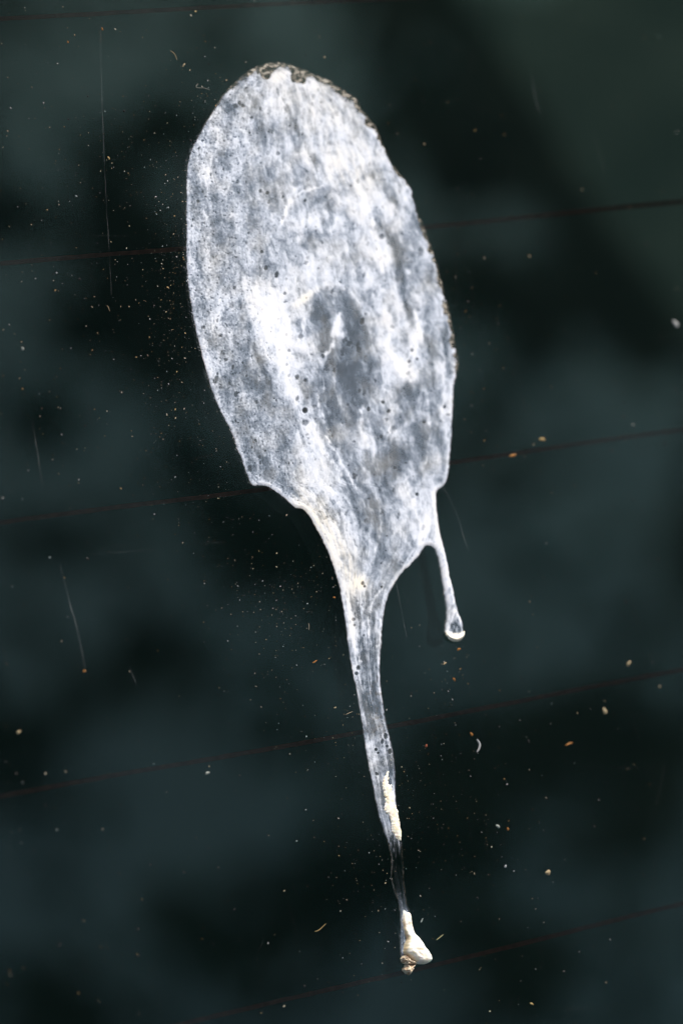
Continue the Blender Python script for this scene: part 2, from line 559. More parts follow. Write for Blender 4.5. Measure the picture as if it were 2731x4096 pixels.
RIGHT = [(1100, 250), (1162, 258), (1217, 281), (1271, 304), (1326, 326), (1365, 356), (1427, 400), (1446, 441), (1478, 478), (1505, 511),
         (1520, 550), (1552, 620), (1575, 667), (1614, 712), (1645, 755), (1653, 799), (1684, 885), (1715, 963), (1738, 1025),
         (1752, 1070), (1769, 1140), (1793, 1233), (1808, 1311), (1826, 1405), (1832, 1475), (1817, 1525), (1812, 1591), (1808, 1700),
         (1800, 1817), (1794, 1890), (1784, 1928), (1766, 1950), (1750, 1961), (1743, 1983), (1747, 2035), (1754, 2102), (1767, 2162),
         (1784, 2229), (1797, 2303), (1814, 2370), (1827, 2437), (1844, 2477), (1851, 2517), (1844, 2547), (1817, 2568),
         (1791, 2557), (1776, 2527), (1781, 2470), (1779, 2410), (1767, 2336), (1754, 2256), (1741, 2209), (1727, 2187),
         (1706, 2182), (1690, 2199), (1670, 2229), (1637, 2263), (1603, 2296), (1576, 2336), (1550, 2390), (1536, 2450),
         (1529, 2504), (1526, 2571), (1521, 2630), (1520, 2680), (1523, 2743), (1534, 2823), (1545, 2887), (1558, 2944), (1571, 3005),
         (1579, 3056), (1581, 3110), (1582, 3174), (1585, 3228), (1593, 3263), (1599, 3314), (1603, 3345), (1607, 3391),
         (1612, 3444), (1614, 3513), (1622, 3578), (1630, 3628), (1645, 3659), (1652, 3704), (1668, 3743), (1690, 3790), (1680, 3830)]
OUT = spline(LEFT + RIGHT[::-1], 3)

S = 3.0
xs = np.arange(690, 1902, S); ys = np.arange(222, 3900, S)
X, Y = np.meshgrid(xs, ys)
D0 = sdf(OUT, X, Y)

# uneven edge: ragged on top, fine along the sides
top = np.exp(-((X - 1200) / 330) ** 2) * smooth(620, 300, Y)
edge_n = 2.2 * fbm(X / 14, Y / 14, 3, 40) + 1.6 * fbm(X / 40, Y / 40, 2, 41)
edge_n = edge_n + (5 * fbm(X / 22, Y / 22, 3, 47) + 3 * fbm(X / 9, Y / 9, 2, 48)) * smooth(1050, 1150, X + 0.3 * (900 - Y)) * smooth(1150, 850, Y)
edge_n = edge_n + smooth(1300, 1600, X) * smooth(700, 1000, Y) * smooth(1600, 1400, Y) * 3.5 * fbm(X / 18, Y / 30, 2, 43)
D = D0 + edge_n
# the chalk stops short of the grimy rim on top and at the upper right
rimgap = 16 * top + 9 * smooth(1250, 1400, X) * smooth(320, 400, Y) * smooth(840, 700, Y) + 17 * smooth(1600, 1720, X) * smooth(780, 900, Y) * smooth(1530, 1440, Y)
rimgap = rimgap * (0.8 + 1.1 * fbm(X / 45, Y / 45, 3, 44))
for (gx0, gy0, gw, gh, am) in ((1065, 295, 28, 34, 50), (1190, 300, 22, 45, 70), (1060, 310, 14, 20, 20), (1478, 497, 26, 16, 26), (1372, 372, 12, 12, 14),
                               (1212, 325, 10, 22, 35), (1168, 318, 8, 20, 30)):
    rimgap = rimgap + am * np.exp(-((X - gx0) / gw) ** 2 - ((Y - gy0) / gh) ** 2)
DC = D - np.maximum(rimgap, 0)

# streak coordinates: a across (converges towards the neck), b along
bodyL = sorted(((b, a) for a, b in LEFT)); by = [p[0] for p in bodyL]; bxl = [p[1] for p in bodyL]
XL = np.interp(Y, by, bxl)
rt = [(250, 1110), (326, 1326), (441, 1446), (620, 1552), (799, 1653), (1025, 1738), (1233, 1793), (1475, 1832), (1700, 1808), (1900, 1790),
      (2100, 1720), (2200, 1690), (2263, 1637), (2336, 1576), (2450, 1536), (2571, 1526), (2743, 1523), (2887, 1545), (3005, 1571), (3110, 1581), (3300, 1597),
      (3513, 1614), (3628, 1630), (3830, 1700)]
XR = np.interp(Y, [p[0] for p in rt], [p[1] for p in rt])
T = (X - XL) / np.maximum(XR - XL, 20)
Wref = 0.55 * 950 + 0.45 * (XR - XL)
A = (T - 0.5) * Wref
wx = 26 * fbm(X / 150, Y / 170, 2, 60) + 5 * fbm(X / 42, Y / 48, 2, 61)
wy = 42 * fbm(X / 150, Y / 150, 2, 62) + 7 * fbm(X / 45, Y / 45, 2, 63)
wk = 0.45 + 0.55 * smooth(750, 1100, Y) * smooth(0.25, 0.45, T)
wx = wx * wk; wy = wy * wk
A2 = A + wx; B2 = Y + wy

tailw = smooth(2300, 2480, Y)
d = 0.67 + 0.30 * fbm(A2 / 95, B2 / 240, 3, 1) + 0.13 * fbm(A2 / 34, B2 / 110, 3, 2) + 0.31 * fbm((X - 0.35 * Y + 30 * fbm(X / 60, Y / 60, 2, 14)) / 52, (Y + 34 * fbm(X / 70, Y / 70, 2, 15)) / 95, 4, 12, 0.58)
rid = (1 - np.abs(fbm(A2 / 60, B2 / 230, 3, 3))) ** 7
d = d + 0.07 * rid * smooth(0.15, 0.5, T) - 0.03
rid2 = (1 - np.abs(fbm((A2 + 12 * gnoise(X / 30, Y / 30, 8)) / 26, B2 / 85, 2, 4))) ** 9
d = d + 0.07 * rid2 * smooth(0.2, 0.5, T)
dk = (1 - np.abs(fbm(A2 / 70 + 7, B2 / 260, 3, 5))) ** 10
d = d - 0.08 * dk

# patches seen on the photograph: x, y, half width, half length, lean, density, cream
PATCH = [(1300, 470, 140, 230, 25, .20, .12), (1480, 880, 60, 260, 24, .24, .1), (1235, 885, 70, 55, 0, .36, 0), (1065, 1190, 110, 75, 0, .28, .15),
         (1110, 1370, 55, 120, 18, .62, 0), (1105, 1260, 95, 170, 14, .22, 0), (1290, 1060, 110, 70, 30, .16, 0), (1730, 1250, 60, 330, 10, -.14, 0), (1690, 1650, 90, 260, 2, -.08, 0), (1165, 1440, 40, 90, 15, .25, 0), (1475, 1150, 80, 120, 15, .30, 0), (1672, 1310, 20, 110, -8, .45, 0), (1600, 1450, 30, 60, 40, .35, 0),
         (1635, 1500, 35, 30, 0, .45, 0), (1560, 1330, 80, 110, 5, .22, .1), (1342, 1300, 16, 55, 8, .62, 0), (1365, 1345, 10, 25, 0, .5, 0), (1318, 1400, 8, 40, -28, .5, 0),
         (1215, 1195, 14, 60, 125, .35, .4), (1240, 1720, 45, 55, 0, .22, 0), (1290, 1900, 45, 170, 26, .22, 0), (1450, 1765, 30, 60, 0, .22, 0),
         (1330, 2170, 50, 250, 27, .30, .45), (1225, 2050, 40, 90, 40, .15, .3), (1690, 1990, 38, 120, 0, .28, 0), (1697, 2120, 24, 55, -20, .5, .1), (1600, 1960, 30, 90, 10, .15, 0),
         (1440, 2330, 35, 30, 0, .25, .6), (1400, 2440, 14, 110, 6, .30, .2), (1412, 2570, 9, 80, 8, .3, 0), (1180, 760, 9, 60, -55, .3, 0), (1135, 860, 7, 70, -20, .3, 0),
         (1130, 300, 40, 26, 0, .25, .2), (1000, 320, 40, 40, 20, .18, 0), (830, 900, 50, 500, 4, .10, .05), (1165, 1585, 40, 45, 0, .3, 0), (1040, 1195, 30, 80, 20, .2, 0),
         (1590, 1000, 12, 140, 14, .05, 0), (1715, 1150, 18, 160, 14, .15, 0), (1755, 1420, 14, 120, 5, .2, 0), (1420, 680, 120, 90, 20, .14, .2), (1000, 1225, 20, 70, 25, .2, 0),
         # thin, slate grey
         (1385, 1350, 130, 190, 8, -.12, 0),          (1258, 640, 15, 34, 14, -.45, 0), (1170, 480, 10, 100, 22, -.26, 0), (1185, 600, 24, 80, 12, -.18, 0), (918, 440, 24, 18, 0, -.36, 0), (905, 410, 12, 10, 0, -.4, 0),
         (1243, 945, 22, 40, 6, -.55, 0), (1212, 985, 14, 24, 20, -.4, 0), (1330, 860, 14, 60, 5, -.30, 0), (1505, 850, 10, 60, 15, -.25, 0), (1580, 800, 8, 60, 18, -.3, 0),
         (1555, 940, 16, 50, 12, -.32, 0), (1580, 1010, 16, 60, 12, -.45, 0), (1598, 1080, 24, 40, 5, -.50, 0), (1615, 1050, 30, 7, 0, -.3, 0), (1560, 1062, 9, 13, 10, -.4, 0), (1680, 1110, 45, 60, 10, -.26, 0),
         (1610, 1115, 8, 15, 0, -.4, 0), (1621, 1235, 20, 55, 8, -.45, 0), (1700, 1200, 35, 90, 12, -.2, 0), (1395, 1235, 100, 70, 10, -.22, 0), (1283, 1280, 32, 90, 6, -.55, 0), (1425, 1290, 42, 65, 22, -.50, 0),
         (1300, 1380, 30, 60, 0, -.35, 0), (1400, 1420, 62, 120, 10, -.48, 0), (1360, 1510, 85, 140, 12, -.36, 0), (1260, 1250, 10, 50, 0, -.35, 0), (1647, 1568, 42, 38, 0, -.60, 0), (1588, 1600, 16, 16, 0, -.4, 0),
         (1410, 1650, 80, 130, 14, -.28, 0), (1335, 1720, 55, 90, 15, -.32, 0), (1672, 1710, 34, 90, 8, -.36, 0), (1597, 1830, 55, 55, 20, -.60, 0), (1525, 1900, 48, 120, 18, -.40, 0),
         (1560, 2010, 40, 100, 10, -.28, 0), (1393, 1930, 14, 40, 28, -.45, 0), (965, 1420, 60, 180, 14, -.14, 0), (1034, 1440, 10, 65, 24, -.40, 0), (1078, 1405, 22, 40, 40, -.40, 0), (1060, 1490, 14, 40, 20, -.35, 0),
         (1000, 1620, 70, 180, 16, -.14, 0), (1035, 1820, 70, 130, 20, -.14, 0), (1110, 1900, 60, 70, 30, -.12, 0), (1130, 1770, 40, 60, 10, -.24, 0), (1500, 2110, 45, 130, 10, -.28, 0), (1150, 690, 200, 30, 10, -.08, 0),
         (1000, 800, 90, 140, 5, -.10, 0), (1090, 800, 30, 60, 10, -.15, 0), (1780, 1400, 10, 90, 8, -.3, 0), (1740, 1560, 14, 60, 5, -.2, 0), (1205, 1330, 10, 16, 0, -.5, 0),
         (1480, 2420, 30, 120, -3, -.16, 0), (1495, 2760, 14, 110, 2, -.35, 0), (1460, 2650, 25, 60, 4, -.15, 0), (1492, 2840, 34, 50, 5, -.34, 0), (1470, 2920, 36, 40, 0, -.36, 0),
         (1540, 2910, 12, 50, 10, -.4, 0), (1560, 3070, 12, 30, 0, -.5, 0), (1560, 3100, 30, 90, 6, -.30, 0), (1510, 3070, 28, 100, 9, -.18, 0), (1540, 3220, 9, 60, 12, -.3, 0), (1530, 3300, 26, 80, 12, -.25, 0)]
cream = 0.03 + 0.22 * fbm(X / 90, Y / 120, 3, 70)
pn1 = 1 + 0.9 * fbm(A2 / 24, B2 / 60, 4, 71)
for (px, py, rx, ry, lean, amt, cr) in PATCH:
    c_, s_ = math.cos(R(lean)), math.sin(R(lean))
    dx, dy = X + wx * 0.25 - px, Y + wy * 0.15 - py
    u = dx * c_ - dy * s_; w = dx * s_ + dy * c_
    g = np.exp(-(u / rx) ** 2 - (w / ry) ** 2)
    g = g * (pn1 if amt > 0 else 0.55 + 0.45 * pn1)
    d = d + (0.85 if amt > 0 else 0.64) * amt * g
    if cr:
        cream = cream + cr * g
cream = cream + 0.15 * top

# smears drawn out while it was wet: points, half width, density
SMEAR = [([(1120, 905), (1135, 855), (1165, 800), (1215, 765), (1290, 745)], 9, .34), ([(1185, 1218), (1255, 1162), (1330, 1138), (1405, 1172), (1440, 1230)], 10, .18),
         ([(1358, 1255), (1342, 1300), (1332, 1350), (1322, 1390), (1298, 1418)], 15, .36), ([(1345, 1290), (1378, 1352)], 14, .28),
         ([(1655, 1245), (1674, 1320), (1655, 1380), (1640, 1440), (1648, 1500)], 17, .42), ([(1560, 1420), (1600, 1480), (1640, 1515), (1672, 1478)], 14, .42),
         ([(1270, 1560), (1285, 1660), (1330, 1760)], 7, .34), ([(1240, 1700), (1290, 1800), (1372, 1905)], 9, .40), ([(1300, 1740), (1360, 1850), (1425, 1960)], 7, .38),
         ([(1290, 1500), (1298, 1610), (1325, 1690)], 6, .3), ([(1140, 1270), (1152, 1330), (1122, 1420), (1160, 1530), (1182, 1620)], 16, .34), ([(1213, 1275), (1207, 1330), (1182, 1385)], 6, .35),
         ([(1230, 1960), (1330, 2100), (1402, 2235)], 9, .34), ([(1500, 1980), (1522, 2080), (1500, 2200)], 8, .25), ([(1620, 1900), (1642, 2000), (1682, 2105)], 10, .3),
         ([(1530, 2350), (1482, 2420), (1472, 2520), (1488, 2582), (1515, 2580)], 6, .38), ([(1390, 2400), (1402, 2480), (1412, 2560), (1440, 2645)], 8, .4), ([(1440, 2300), (1462, 2400), (1458, 2520)], 5, .25),
         ([(1240, 420), (1300, 560), (1342, 690)], 15, .18), ([(1330, 420), (1420, 600), (1500, 770)], 13, .18), ([(1420, 720), (1482, 900), (1532, 1090)], 15, .26), ([(1600, 720), (1642, 870)], 9, .2),
         ([(1455, 1620), (1440, 1700), (1470, 1790)], 10, .26), ([(1560, 1700), (1545, 1780), (1580, 1720)], 9, .25), ([(1700, 1560), (1712, 1700), (1700, 1850)], 10, .24), ([(1760, 1350), (1772, 1480), (1765, 1650)], 9, .26),
         ([(1010, 1170), (1050, 1240), (1075, 1330), (1130, 1420)], 10, .28), ([(985, 1200), (1030, 1330), (1075, 1440)], 7, .25), ([(1385, 1450), (1400, 1560), (1450, 1660)], 6, .26), ([(1345, 1440), (1335, 1540), (1370, 1640)], 5, .24),
         ([(1110, 370), (1182, 500), (1270, 690)], 10, -.26), ([(1560, 780), (1592, 890)], 9, -.26), ([(1500, 880), (1560, 960), (1600, 1080), (1626, 1250)], 15, -.26), ([(1690, 1330), (1720, 1440), (1735, 1560)], 9, -.3),
         ([(1020, 1380), (1045, 1460), (1085, 1560)], 9, -.32), ([(1240, 1560), (1260, 1680), (1250, 1760)], 9, -.2), ([(1370, 1900), (1410, 2000), (1440, 2110)], 9, -.3), ([(1300, 1960), (1360, 2060), (1430, 2200)], 7, -.25),
         ([(1460, 1990), (1470, 2100), (1455, 2220)], 10, -.24), ([(1430, 2420), (1440, 2520), (1455, 2640)], 7, -.25)]
fray = 7 * fbm(X / 16, Y / 26, 3, 73); fray2 = 9 * fbm(X / 20, Y / 24, 3, 74); brk = np.clip(0.75 + 1.1 * fbm(X / 15, Y / 28, 3, 75), 0, 1.5)
for pts, hw_, amt in SMEAR:
    c = spline(pts, 6, False)
    m_ = hw_ * 3 + 20
    sl = (slice(max(int((c[:, 1].min() - m_ - 222) / S), 0), int((c[:, 1].max() + m_ - 222) / S)), slice(max(int((c[:, 0].min() - m_ - 690) / S), 0), int((c[:, 0].max() + m_ - 690) / S)))
    px_, py_ = X[sl] + fray[sl], Y[sl] + fray2[sl]
    q = np.full(px_.shape, 1e9); tt = np.zeros(px_.shape)
    for i in range(len(c) - 1):
        ex_, ey_ = c[i + 1] - c[i]
        t = np.clip(((px_ - c[i, 0]) * ex_ + (py_ - c[i, 1]) * ey_) / (ex_ * ex_ + ey_ * ey_), 0, 1)
        dd = np.hypot(px_ - c[i, 0] - t * ex_, py_ - c[i, 1] - t * ey_)
        tt = np.where(dd < q, (i + t) / (len(c) - 1), tt); q = np.minimum(q, dd)
    wv = hw_ * (0.35 + 0.75 * np.sin(np.pi * np.clip(tt, 0.03, 0.97)))
    d[sl] += amt * np.exp(-(q / wv) ** 2) * brk[sl]
    cream[sl] += 0.15 * max(amt, 0) * np.exp(-(q / wv) ** 2)


# grain, coarser and dirtier near the left side where the paste dried rough
gl = smooth(0.50, 0.0, T) * smooth(2300, 1900, Y)
gr1 = fbm(X / 9 + 0.2 * wx / 9, Y / 12, 2, 80)
gr2 = fbm(X / 6.5, Y / 8, 2, 81)
d = d + (0.05 + 0.13 * gl) * gr1 + (0.03 + 0.09 * gl) * gr2
fleck = smooth(0.42, 0.75, fbm(X / 11, Y / 15, 2, 82)) * (0.15 + gl)
d = d - 0.55 * fleck
# tail: streakier and thinner, fading out above the lump
tl = fbm(A2 / 22, B2 / 190, 3, 85)
d = d + tailw * (0.13 * tl + 0.24 * fbm(X / 38, Y / 75, 3, 86) - 0.07)
Yj = Y + (55 * fbm(X / 13, Y / 70, 3, 88)) * smooth(3250, 3330, Y) * smooth(3560, 3480, Y)
low = smooth(3330, 3420, Yj)
d = d - 0.60 * low * smooth(3640, 3450, Y) - 0.28 * low * smooth(3500, 3640, Y)
d = d + low * (0.25 * smooth(14, 3, np.abs(X - XL - 10 - 5 * fbm(Y / 60, Y * 0, 2, 87)))) * smooth(3800, 3500, Y)
dirt = 0.05 * smooth(0.1, 0.6, fbm(X / 60, Y / 60, 3, 90))
dirt = dirt + 0.45 * smooth(0.05, 0.45, fbm(X / 14, Y / 16, 3, 91)) * smooth(2640, 2760, Y) * smooth(3010, 2900, Y) * smooth(1440, 1490, X)
d = d + 0.08 * fbm((A + 0.25 * wx) / 17, (Y + 0.25 * wy) / 120, 3, 113) + 0.14 * fbm(X / 24 + wx / 40, Y / 30, 3, 101) + 0.06 * fbm(A2 / 9, B2 / 26, 2, 102) + (0.05 + 0.05 * gl) * fbm(X / 8, Y / 9, 2, 103)
d = 0.05 + 0.93 / (1 + np.exp(-(d - 0.705) * 3.9))
d = d + (0.02 + 0.035 * gl) * fbm(X / 7, Y / 9, 2, 110) + 0.045 * fbm(A / 13 + wx / 60, Y / 90, 3, 111) + 0.03 * fbm(X / 30, Y / 40, 3, 112)
ring = np.zeros_like(d); pitf = np.zeros_like(d)
pits = [(1218, 1642, 11, 1.0, 1.0), (1447, 1285, 9, .8, 1.5), (1200, 1347, 11, .5, 1.1), (1665, 1978, 8, .7, 1), (1448, 2334, 7, .9, 1.3), (1455, 2346, 6, .9, 1),
        (1524, 2348, 5, .7, 1), (1220, 1690, 14, .45, 1), (1186, 1508, 8, .5, 1.4), (1187, 1595, 7, .5, 1.8), (1105, 1100, 9, .6, 1.6), (1062, 1072, 8, .5, 1.3),
        (1046, 1008, 7, .5, 1.1), (1137, 1175, 7, .5, 1), (1068, 772, 7, .5, 1.1), (1040, 765, 7, .45, 1.2), (1219, 803, 7, .4, 1), (1645, 1402, 7, .6, 1.2), (1633, 1447, 7, .6, 1.3),
        (1665, 1437, 6, .6, 1.1), (1529, 1610, 8, .6, 1), (1472, 1637, 8, .5, 1.2), (1553, 1645, 9, .5, 1), (1775, 1628, 7, .7, 1.1), (1693, 1690, 7, .6, 1), (1524, 947, 12, .5, 1),
        (942, 425, 11, .4, 1), (970, 424, 8, .5, 1), (1005, 470, 7, .4, 1), (1110, 615, 9, .45, 1), (812, 1310, 9, .5, .8), (795, 1345, 6, .4, 1), (1390, 2650, 8, .5, 1), (1430, 2672, 8, .6, 1.3),
        (1424, 2694, 8, .6, 1), (1502, 2998, 6, .7, 1), (1510, 3012, 5, .7, 1), (1558, 3005, 8, .7, 1.4), (1546, 2985, 6, .6, 1), (1505, 3096, 7, .6, 1), (1527, 2965, 7, .5, 1.6), (1541, 2945, 10, .6, 1.2),
        (862, 1520, 10, .5, 1.7), (1790, 1660, 9, .4, .6), (1540, 2460, 5, .5, 1.3), (1412, 2478, 8, .5, 1), (1415, 2502, 6, .5, 1)]
for k in range(330):
    for _ in range(30):
        py = rng.uniform(300, 2560); px = rng.uniform(745, 1830)
        if D0[int((py - 222) / S), int((px - 690) / S)] > 14:
            break
    leftish = smooth(0.6, 0.0, T[int((py - 222) / S), int((px - 690) / S)])
    pits.append((px, py, rng.uniform(2.5, 5) + rng.exponential(1.6), rng.uniform(.10, .48) * (0.7 + .4 * leftish), rng.uniform(.8, 1.7)))
for ip, (px, py, r, am, el) in enumerate(pits):
    R3 = int((r * el * 2.2) / S) + 2
    j0 = int((px - 690) / S); i0 = int((py - 222) / S)
    sl = (slice(max(i0 - R3, 0), i0 + R3 + 1), slice(max(j0 - R3, 0), j0 + R3 + 1))
    q = np.sqrt(((X[sl] - px + 0.25 * (Y[sl] - py) * (el - 1)) / r) ** 2 + ((Y[sl] - py) / (r * el)) ** 2)
    q = q + (0.55 if ip > 46 else 0.20 if ip else 0.0) * gnoise(X[sl] / 9, Y[sl] / 9, 95)
    pitf[sl] = np.maximum(pitf[sl], am * smooth(1.25, 0.55, q))
    ring[sl] = np.maximum(ring[sl], am * 0.5 * np.exp(-((q - 1.35) / 0.25) ** 2))
d = d - 0.75 * pitf + 0.22 * ring
dirt = dirt + 0.35 * pitf * (0.4 + 0.6 * rng.random(1)[0])
# a thicker, whiter lip along the sides and lower edges
lip = np.exp(-((D - 9) / 8) ** 2)
d = d + lip * (0.16 + 0.16 * smooth(1700, 2000, Y) * (1 - tailw)) * smooth(500, 800, Y) * (1 - low)
# the side drip: bright edges, grey core, cream tip
drip = smooth(1715, 1745, X) * smooth(2150, 2240, Y)
core = smooth(8, 22, D0) * smooth(2440, 2500, Y) * smooth(2548, 2530, Y)
d = d + drip * (0.12 - 0.45 * core * (0.7 + 0.7 * fbm(X / 8, Y / 30, 2, 99)))
tip = drip * smooth(2528, 2545, Y - 0.012 * (X - 1815) ** 2 * -1 * 0.6)
cream = cream + 0.9 * tip; d = d + 0.35 * tip

soft = smooth(-1.0, 7.0 + 16 * top, DC + 6 * top * fbm(X / 12, Y / 12, 2, 105))
d = np.clip(d, 0.02, 0.91)
alpha = np.clip(0.34 + 1.0 * d, 0, 0.985)
alpha = alpha - 0.16 * tailw * smooth(0.75, 0.3, d)
alpha = np.where(pitf > 0.05, np.minimum(alpha, 1 - 0.8 * pitf), alpha)
alpha = alpha * (1 - low * smooth(3640, 3560, Y) * smooth(0.75, 0.25, d) * 0.85)
alpha = alpha * (1 - low * smooth(3660, 3560, Y) * (1 - smooth(-0.15, 0.45, fbm(A2 / 60, Y / 150, 3, 108))) * 0.85)
lowa = low * smooth(3720, 3560, Y)
alpha = np.where(low > 0, alpha * (1 - 0.55 * lowa), alpha)
alpha = alpha * soft
# grimy brown rim outside the chalk
grime = smooth(-2, 4, D) * (1 - soft)
gsp = smooth(-0.35, 0.45, fbm(X / 19, Y / 15, 3, 97))
galpha = grime * (0.08 + 0.52 * gsp) * (0.25 + 0.75 * smooth(4, 14, rimgap))
A_all = np.maximum(alpha, galpha)
isg = galpha > alpha
d = np.where(isg, 0.45, d); dirt = np.where(isg, 0.45 + 0.4 * (1 - gsp), dirt); cream = np.where(isg, 0.8, cream)
# halo of loose powder just beyond the left edge
pow_ = smooth(-14, 0, D) * (D <= 3) * smooth(0.35, 0.6, fbm(X / 5, Y / 6, 2, 98)) * smooth(0.5, 0.2, T) * smooth(420, 600, Y) * smooth(2100, 1800, Y) * 0.55
A_all = np.maximum(A_all, pow_)

MM = 1e-3
hgt = 0.12 * smooth(0, 22, D) + 0.04 * np.exp(-((D - 11) / 7) ** 2) + 0.045 * (d - 0.5) * soft + 0.004 * gr2 + 0.005 * gr1 * (0.6 + gl)
hgt = hgt - 0.03 * pitf + 0.01 * ring + 0.02 * rid * smooth(0.15, 0.5, T) * soft
hgt = hgt + drip * 0.30 * np.sqrt(np.clip(D0 / 30, 0, 1)) + tip * 0.15
hgt = hgt * np.where(low > 0, 1 - 0.6 * lowa, 1)
hgt = np.maximum(hgt, 0.02) * MM
P = on_glass(X, Y, 0.0); P[..., 2] = hgt; P -= DO

COLR = np.stack([d, np.clip(cream, 0, 1), np.clip(dirt, 0, 1), A_all], -1)
keep = np.maximum.reduce([A_all[:-1, :-1], A_all[1:, :-1], A_all[:-1, 1:], A_all[1:, 1:]]) > 0.01
CX = X[:-1, :-1] + S / 2; CY_ = Y[:-1, :-1] + S / 2
is_drip = (CX > 1690 + 0.0 * CY_) & (CY_ > 2190 - 0.35 * (CX - 1740)) & (CX > 1700)
is_tail = (~is_drip) & (CY_ > 2380 - 22 * np.cos((CX - 1450) / 60))
nx = X.shape[1]
idx = (np.arange(X.shape[0] - 1)[:, None] * nx + np.arange(nx - 1)[None])


def part_from(sel, name, label=None):
    i = idx[sel]
    f = np.stack([i, i + nx, i + nx + 1, i + 1], 1)
    u, inv = np.unique(f.ravel(), return_inverse=True)
    o = make_mesh(name, P.reshape(-1, 3)[u], inv.reshape(-1, 4), M_FILM, drop, attr=COLR.reshape(-1, 4)[u])
    if label:
        o['label'] = label
    return o


part_from(keep & ~is_drip & ~is_tail, 'splash', 'broad chalky white splash with grey streaks and pits')
part_from(keep & is_tail, 'tail', 'thin greyish streak running down from the splash')
side = part_from(keep & is_drip, 'side_drip', 'short narrow drip ending in a rounded bead')


# ---- thick pieces: height fields over their own outlines
def lump(name, poly, hfun, cfun, step=2.0, parent=drop, sub=5, rough=0.6, mat=None, jag=1.2, seed=0):
    q = spline(poly, sub)
    gx = np.arange(q[:, 0].min() - 6, q[:, 0].max() + 6, step); gy = np.arange(q[:, 1].min() - 6, q[:, 1].max() + 6, step)
    x, y = np.meshgrid(gx, gy)
    s = sdf(q, x, y) + jag * fbm(x / 9, y / 9, 2, 120 + seed)
    h = hfun(x, y, s); c = cfun(x, y, s)
    p = on_glass(x, y, 0.0); p[..., 2] = np.maximum(h, 0.0) * MM + 2e-5; p -= DO
    k = np.maximum.reduce([s[:-1, :-1], s[1:, :-1], s[:-1, 1:], s[1:, 1:]]) > 0
    m = x.shape[1]; i = (np.arange(x.shape[0] - 1)[:, None] * m + np.arange(m - 1)[None])[k]
    f = np.stack([i, i + m, i + m + 1, i + 1], 1)
    u, inv = np.unique(f.ravel(), return_inverse=True)
    # pull rim vertices that lie outside down to the glass
    return make_mesh(name, p.reshape(-1, 3)[u], inv.reshape(-1, 4), mat or M_ATTR, parent, attr=np.concatenate([c, np.ones(c.shape[:2] + (1,))], -1).reshape(-1, 4)[u])


def cmix(a, b, t):
    return np.asarray(a) * (1 - t[..., None]) + np.asarray(b) * t[..., None]


LUMP = [(1612, 3641), (1624, 3648), (1640, 3655), (1645, 3685), (1650, 3712), (1656, 3732), (1670, 3748), (1684, 3768), (1695, 3789), (1710, 3808), (1719, 3827),
        (1717, 3843), (1704, 3853), (1684, 3857), (1664, 3853), (1645, 3842), (1630, 3830), (1613, 3814), (1611, 3800), (1617, 3774), (1624, 3754), (1617, 3735), (1613, 3712), (1609, 3680)]


def lump_h(x, y, s):
    big = smooth(3700, 3800, y)
    rr = 12 + 12 * big
    h = (0.35 + 0.95 * big) * np.sqrt(np.clip(1 - (1 - np.clip(s / rr, 0, 1)) ** 2, 0, 1))
    tt = np.clip(s / 22, 0, 1)
    stri = np.sin(s * 1.1 + 2 * fbm(x / 20, y / 20, 2, 5)) * smooth(3826, 3842, y) * smooth(1640, 1670, x) * (1 - tt)
    return h * smooth(3635, 3668, y) + 0.035 * stri * (s > 0) + (0.16 * np.abs(fbm(x / 34 + .4, y / 34, 2, 6)) + 0.06 * fbm(x / 15, y / 15, 4, 7)) * np.clip(s / 6, 0, 1)


def lump_c(x, y, s):
    c = cmix((0.92, 0.89, 0.80), (0.89, 0.82, 0.65), smooth(-.1, .6, fbm(x / 22, y / 22, 3, 9)))
    edge = smooth(9, 1, s) * smooth(1665, 1630, x) * smooth(3650, 3700, y)
    c = cmix(c, (0.72, 0.52, 0.26), edge * 0.75)
    c = cmix(c, (0.70, 0.50, 0.26), smooth(4, 0, s) * smooth(1670, 1690, x) * smooth(3810, 3770, y) * 0.7)
    return cmix(c, (0.70, 0.70, 0.66), smooth(3690, 3650, y) * 0.4)


o = lump('cream_lump', LUMP, lump_h, lump_c, mat=M_PASTE); o['label'] = 'thick cream coloured lump at the lower end'

STREAK = [(1551, 3084), (1541, 3100), (1535, 3113), (1529, 3128), (1528, 3150), (1536, 3178), (1541, 3207), (1536, 3230), (1541, 3252), (1556, 3262), (1563, 3291),
          (1567, 3320), (1579, 3345), (1596, 3362), (1603, 3338), (1597, 3306), (1591, 3272), (1587, 3245), (1576, 3219), (1571, 3184), (1565, 3160), (1563, 3138), (1557, 3142), (1549, 3128), (1551, 3108)]
o = lump('cream_streak', STREAK, lambda x, y, s: 0.10 + 0.20 * np.sqrt(np.clip(s / 14, 0, 1)) + 0.05 * fbm(x / 14, y / 40, 3, 21),
         lambda x, y, s: cmix((0.91, 0.88, 0.78), (0.87, 0.78, 0.58), smooth(-.2, .5, fbm(x / 14, y / 25, 3, 22)) * 0.8 + 0.2 * smooth(3230, 3300, y)), jag=4.5, mat=M_PASTE)
o['label'] = 'raised cream streak along the tail'
TIP = [(1781, 2537), (1795, 2545), (1815, 2546), (1836, 2539), (1849, 2528), (1846, 2548), (1834, 2561), (1817, 2568), (1800, 2564), (1786, 2553)]
o = lump('drip_bead', TIP, lambda x, y, s: 0.42 + 0.35 * np.sqrt(np.clip(s / 9, 0, 1)), lambda x, y, s: cmix((0.88, 0.85, 0.74), (0.84, 0.76, 0.58), smooth(2545, 2568, y)), jag=1.0)
o['label'] = 'cream coloured bead at the drip end'
o.parent = side


